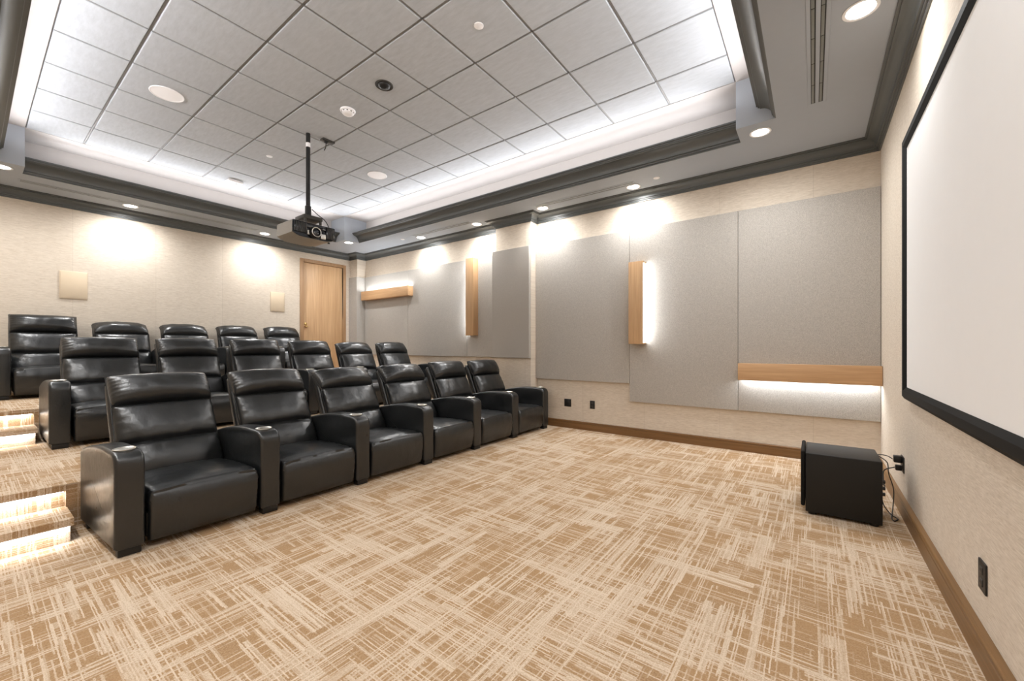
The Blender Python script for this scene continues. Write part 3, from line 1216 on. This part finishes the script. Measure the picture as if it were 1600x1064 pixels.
# ------------------------------------------------------------------ slot vents in the soffit
def slot_vent(loc, length, along, label, w=0.125):
    """linear diffuser with two slots; long axis along x or y"""
    r = empty('slot_vent', loc, 0 if along == 'x' else PI / 2)
    tag(r, label, 'air vent', 'linear slot vents in the soffit')
    hl, hw = length / 2, w / 2
    b = bmesh.new()
    for y0, y1 in ((-hw, -0.040), (-0.012, 0.012), (0.040, hw)):
        rbox(b, -hl, hl, y0, y1, -0.004, 0.0, 0.0012, 1)
    rbox(b, -hl - 0.02, -hl, -hw, hw, -0.004, 0.0, 0.0012, 1)
    rbox(b, hl, hl + 0.02, -hw, hw, -0.004, 0.0, 0.0012, 1)
    obj('frame', b, M['soffit'], r)
    for y0 in (-0.026, 0.026):
        b = bmesh.new()
        box(b, -hl, hl, y0 - 0.014, y0 + 0.014, -0.0015, 0.0)
        o = obj('slot', b, M['slot_dark'], r, smooth=False)
        b = bmesh.new()
        n = max(2, int(round(length / 0.30)))
        for k in range(n):
            a0 = -hl + length * k / n + 0.004
            a1 = -hl + length * (k + 1) / n - 0.004
            rbox(b, a0, a1, y0 - 0.007, y0 + 0.010, -0.0042, -0.0005, 0.0015, 2)
        obj('blades', b, M['slot_blade'], o)
    return r


slot_vent((0.026, 2.95, ZS), 2.72, 'y', 'long double slot vent in the soffit over the screen side')
slot_vent((-2.56, 5.05, ZS), 1.46, 'x', 'double slot vent in the soffit above the right-hand wall panels')
slot_vent((-5.30, 5.015, ZS), 1.42, 'x', 'double slot vent in the soffit left of the pillar')
slot_vent((-7.944, 1.75, ZS), 2.68, 'y', 'double slot vent in the soffit along the back wall')

# ------------------------------------------------------------------ projector on its ceiling pole
PX, PY = -4.803, 2.42
r = empty('projector_mount', (PX, PY, ZT))
tag(r, 'black ceiling pole carrying the projector', 'projector mount')
b = bmesh.new()
lathe(b, [(0.024, -0.002), (0.024, -0.98)], (0, 0, 0), 'Z', 24)
pl = obj('pole', b, M['black'], r)
b = bmesh.new()
lathe(b, [(0.0252, -0.115), (0.0252, -0.165)], (0, 0, 0), 'Z', 24)
obj('sticker', b, M['white'], pl)
b = bmesh.new()
lathe(b, [(0.025, -0.86), (0.034, -0.865), (0.034, -0.985), (0.028, -0.99)], (0, 0, 0), 'Z', 24)
obj('collar', b, M['black'], r)
b = bmesh.new()
rbox(b, -0.09, 0.13, -0.11, 0.11, -1.045, -1.0, 0.008)
rbox(b, -0.05, 0.05, -0.06, 0.06, -1.005, -0.975, 0.006)
for sx in (-0.07, 0.11):
    for sy in (-0.09, 0.09):
        rbox(b, sx - 0.012, sx + 0.012, sy - 0.012, sy + 0.012, -1.10, -1.03, 0.002, 1)
obj('bracket', b, M['dark_grey'], r)

PBX0, PBX1, PBY0, PBY1, PBZ0, PBZ1 = -4.99, -4.60, 2.145, 2.64, 2.475, 2.635
r = empty('projector', (PBX1, (PBY0 + PBY1) / 2, PBZ0))
tag(r, 'grey projector with a black front hanging from the ceiling pole', 'projector')
hy = (PBY1 - PBY0) / 2
dx = PBX0 - PBX1
hz = PBZ1 - PBZ0
# body: belly rounded towards the floor
out = []
for k in range(13):
    a = -1 + 2 * k / 12
    out.append((hy * a, -0.022 * (1 - abs(a) ** 2.6) + 0.018 * abs(a) ** 10))
prof2 = out + [(hy, hz - 0.012), (hy - 0.012, hz), (-hy + 0.012, hz), (-hy, hz - 0.012)]
b = bmesh.new()
poly_prism(b, prof2, 0, dx, -0.012)
bmesh.ops.bevel(b, geom=[e for e in b.edges if all(abs(v.co.x - dx) < 1e-5 for v in e.verts)], offset=0.02, segments=3, affect='EDGES')
obj('body', b, M['shell'], r, angle=30)
b = bmesh.new()
fp = [(y * 0.985, max(z, -0.018) + 0.004) for y, z in prof2]
fp = [(y, min(z, hz - 0.006)) for y, z in fp]
poly_prism(b, fp, 0, -0.014, 0.002)
rbox(b, 0.0, 0.018, -hy + 0.012, -0.09, 0.028, hz - 0.012, 0.004)           # intake grille frame
rbox(b, 0.0, 0.018, 0.13, hy - 0.010, 0.010, hz - 0.012, 0.004)             # exhaust side
rbox(b, 0.0, 0.012, -0.09, 0.13, 0.098, hz - 0.008, 0.004)
front = obj('front_panel', b, M['gloss_black'], r)
b = bmesh.new()
for k in range(7):
    y = -hy + 0.03 + k * 0.018
    rbox(b, 0.016, 0.0215, y, y + 0.008, 0.036, hz - 0.022, 0.001, 1)
obj('intake_vent', b, M['dark_grey'], front)
b = bmesh.new()
for k in range(4):
    y = 0.15 + k * 0.02
    rbox(b, 0.016, 0.0215, y, y + 0.008, 0.022, hz - 0.022, 0.001, 1)
obj('exhaust_vent', b, M['dark_grey'], front)
b = bmesh.new()
rbox(b, 0.001, 0.016, -0.088, -0.02, 0.020, 0.07, 0.004)
rbox(b, 0.001, 0.016, 0.07, 0.125, -0.002, 0.055, 0.004)
obj('silver_trim', b, M['chrome'], r)
LYC, LZC = -0.006, 0.052
b = bmesh.new()
lathe(b, [(0.066, -0.01), (0.066, 0.03), (0.060, 0.045), (0.056, 0.058), (0.050, 0.060), (0.046, 0.050), (0.044, 0.045)], (0, LYC, LZC), 'X', 40, cap=False)
ln = obj('lens_barrel', b, M['black'], r)
b = bmesh.new()
lathe(b, [(0.047, 0.0595), (0.0535, 0.0605), (0.0555, 0.0585)], (0, LYC, LZC), 'X', 40, cap=False)
obj('lens_ring', b, M['chrome'], ln)
b = bmesh.new()
lathe(b, [(0.046, 0.044), (0.034, 0.050), (0.018, 0.054), (0.0, 0.055)], (0, LYC, LZC), 'X', 40)
obj('lens', b, M['glass'], ln)
b = bmesh.new()
lathe(b, [(0.0, 0.0), (0.012, 0.0), (0.014, -0.012), (0.0, -0.012)], (-0.05, hy - 0.05, -0.012), 'Z', 16)
obj('foot', b, M['black'], r)

b = bmesh.new()
tube(b, [(PX + 0.030, PY + 0.030, ZT - 0.895), (PX + 0.06, PY + 0.08, ZT - 0.95), (PX + 0.115, PY + 0.145, ZT - 1.02),
         (PBX1 - 0.03, PBY1 - 0.06, PBZ1 + 0.004)], 0.005)
tag(obj('projector_cable', b, M['black']), 'thin black cable slanting from the pole to the projector', 'cable')

# ------------------------------------------------------------------ flush speakers on the back wall
for (y0, y1, z0, z1), lab in (((0.783, 1.056, 1.90, 2.29), 'square cream speaker grille on the back wall, above the aisle end seats'),
                              ((3.524, 3.784, 1.912, 2.29), 'square cream speaker grille on the back wall left of the door')):
    r = empty('wall_speaker', (XB, (y0 + y1) / 2, (z0 + z1) / 2))
    tag(r, lab, 'wall speaker', 'flush speakers on the back wall')
    hy_, hz_ = (y1 - y0) / 2, (z1 - z0) / 2
    b = bmesh.new()
    rbox(b, 0, 0.012, -hy_, hy_, -hz_, hz_, 0.003)
    obj('frame', b, M['cream_grille'], r)
    b = bmesh.new()
    rbox(b, 0.010, 0.015, -hy_ + 0.010, hy_ - 0.010, -hz_ + 0.010, hz_ - 0.010, 0.002)
    obj('grille', b, M['cream_grille'], r)

# ------------------------------------------------------------------ subwoofer
SX0, SX1, SY0, SY1, SZ = -0.045, 0.375, 3.66, 4.085, 0.447
r = empty('subwoofer', ((SX0 + SX1) / 2, (SY0 + SY1) / 2, 0))
tag(r, 'black cube subwoofer on the carpet below the screen corner', 'subwoofer')
hx, hy = (SX1 - SX0) / 2, (SY1 - SY0) / 2
b = bmesh.new()
rbox(b, -hx, hx, -hy, hy, 0.02, SZ, 0.006, 3)
cab = obj('cabinet', b, M['satin_black'], r)
b = bmesh.new()
rbox(b, -hx - 0.028, -hx - 0.002, -hy - 0.004, hy + 0.004, 0.055, SZ + 0.012, 0.012, 4)
obj('grille', b, M['velvet'], r)
for sx in (-1, 1):
    for sy in (-1, 1):
        b = bmesh.new()
        lathe(b, [(0.024, 0.0), (0.026, 0.004), (0.024, 0.022)], (sx * (hx - 0.04), sy * (hy - 0.04), 0), 'Z', 18)
        obj('foot', b, M['black'], r)
b = bmesh.new()
rbox(b, hx - 0.001, hx + 0.004, -hy + 0.04, hy - 0.04, 0.10, 0.36, 0.001, 1)
obj('amplifier_plate', b, M['black'], r)
for z in (0.30, 0.255, 0.215):
    b = bmesh.new()
    lathe(b, [(0.012, 0.003), (0.012, 0.018), (0.009, 0.020), (0.0, 0.020)], (hx, -hy + 0.07, z), 'X', 16)
    obj('knob', b, M['black'], r)

# ------------------------------------------------------------------ outlets and cables
def outlet(loc, w, h, normal, label, sockets=True):
    rz = {'-y': 0.0, '-x': -PI / 2}[normal]
    r = empty('wall_outlet', loc, rz)
    tag(r, label, 'outlet', 'black wall outlets')
    b = bmesh.new()
    rbox(b, -w / 2, w / 2, -0.007, 0.0, -h / 2, h / 2, 0.002)
    obj('plate', b, M['black'], r)
    if sockets:
        for z in (-h * 0.2, h * 0.2):
            b = bmesh.new()
            rbox(b, -0.016, 0.016, -0.010, -0.005, z - 0.014, z + 0.014, 0.002)
            s = obj('socket', b, M['dark_grey'], r)
            b = bmesh.new()
            for x in (-0.006, 0.006):
                box(b, x - 0.001, x + 0.001, -0.0105, -0.0095, z - 0.004, z + 0.006)
            obj('slots', b, M['black'], s, smooth=False)
    return r


outlet((-2.978, YS, 0.376), 0.115, 0.115, '-y', 'square black wall plate nearest the front recliners', False)
outlet((-2.573, YS, 0.378), 0.075, 0.117, '-y', 'narrow black double outlet right of the square black plate')
outlet((XF, 2.388, 0.316), 0.085, 0.118, '-x', 'dark outlet low on the front wall under the screen, in the foreground')
outlet((XF, 4.17, 0.345), 0.115, 0.118, '-x', 'dark outlet with plugs on the front wall behind the subwoofer')
b = bmesh.new()
rbox(b, XF - 0.055, XF - 0.009, 4.14, 4.19, 0.355, 0.405, 0.006)
rbox(b, XF - 0.045, XF - 0.009, 4.15, 4.185, 0.295, 0.335, 0.006)
pg = tag(obj('power_adapter', b, M['black']), 'small black adapter plugged in behind the subwoofer', 'plug')
wx = XF - 0.03
b = bmesh.new()
tube(b, [(0.492, 4.165, 0.315), (0.435, 4.185, 0.275), (0.425, 4.11, 0.205), (0.42, 3.99, 0.205), (0.402, 3.89, 0.24), (0.386, 3.84, 0.262)], 0.0042)
tag(obj('power_cable', b, M['black']), 'black cord sagging from the wall adapter across to the back of the subwoofer', 'cable')
b = bmesh.new()
tube(b, [(wx - 0.03, 4.172, 0.375), (wx - 0.06, 4.19, 0.39), (wx - 0.11, 4.20, 0.385), (wx - 0.06, 4.165, 0.345), (wx - 0.055, 4.125, 0.27), (wx - 0.03, 4.11, 0.16),
         (0.47, 4.05, 0.05), (0.45, 3.93, 0.006), (0.455, 3.86, 0.006), (0.48, 3.92, 0.006), (0.455, 3.99, 0.006), (0.42, 4.03, 0.05), (0.398, 3.98, 0.14), (0.385, 3.90, 0.18)], 0.0035)
tag(obj('signal_cable', b, M['black']), 'thin black cable curling over the carpet behind the subwoofer', 'cable')
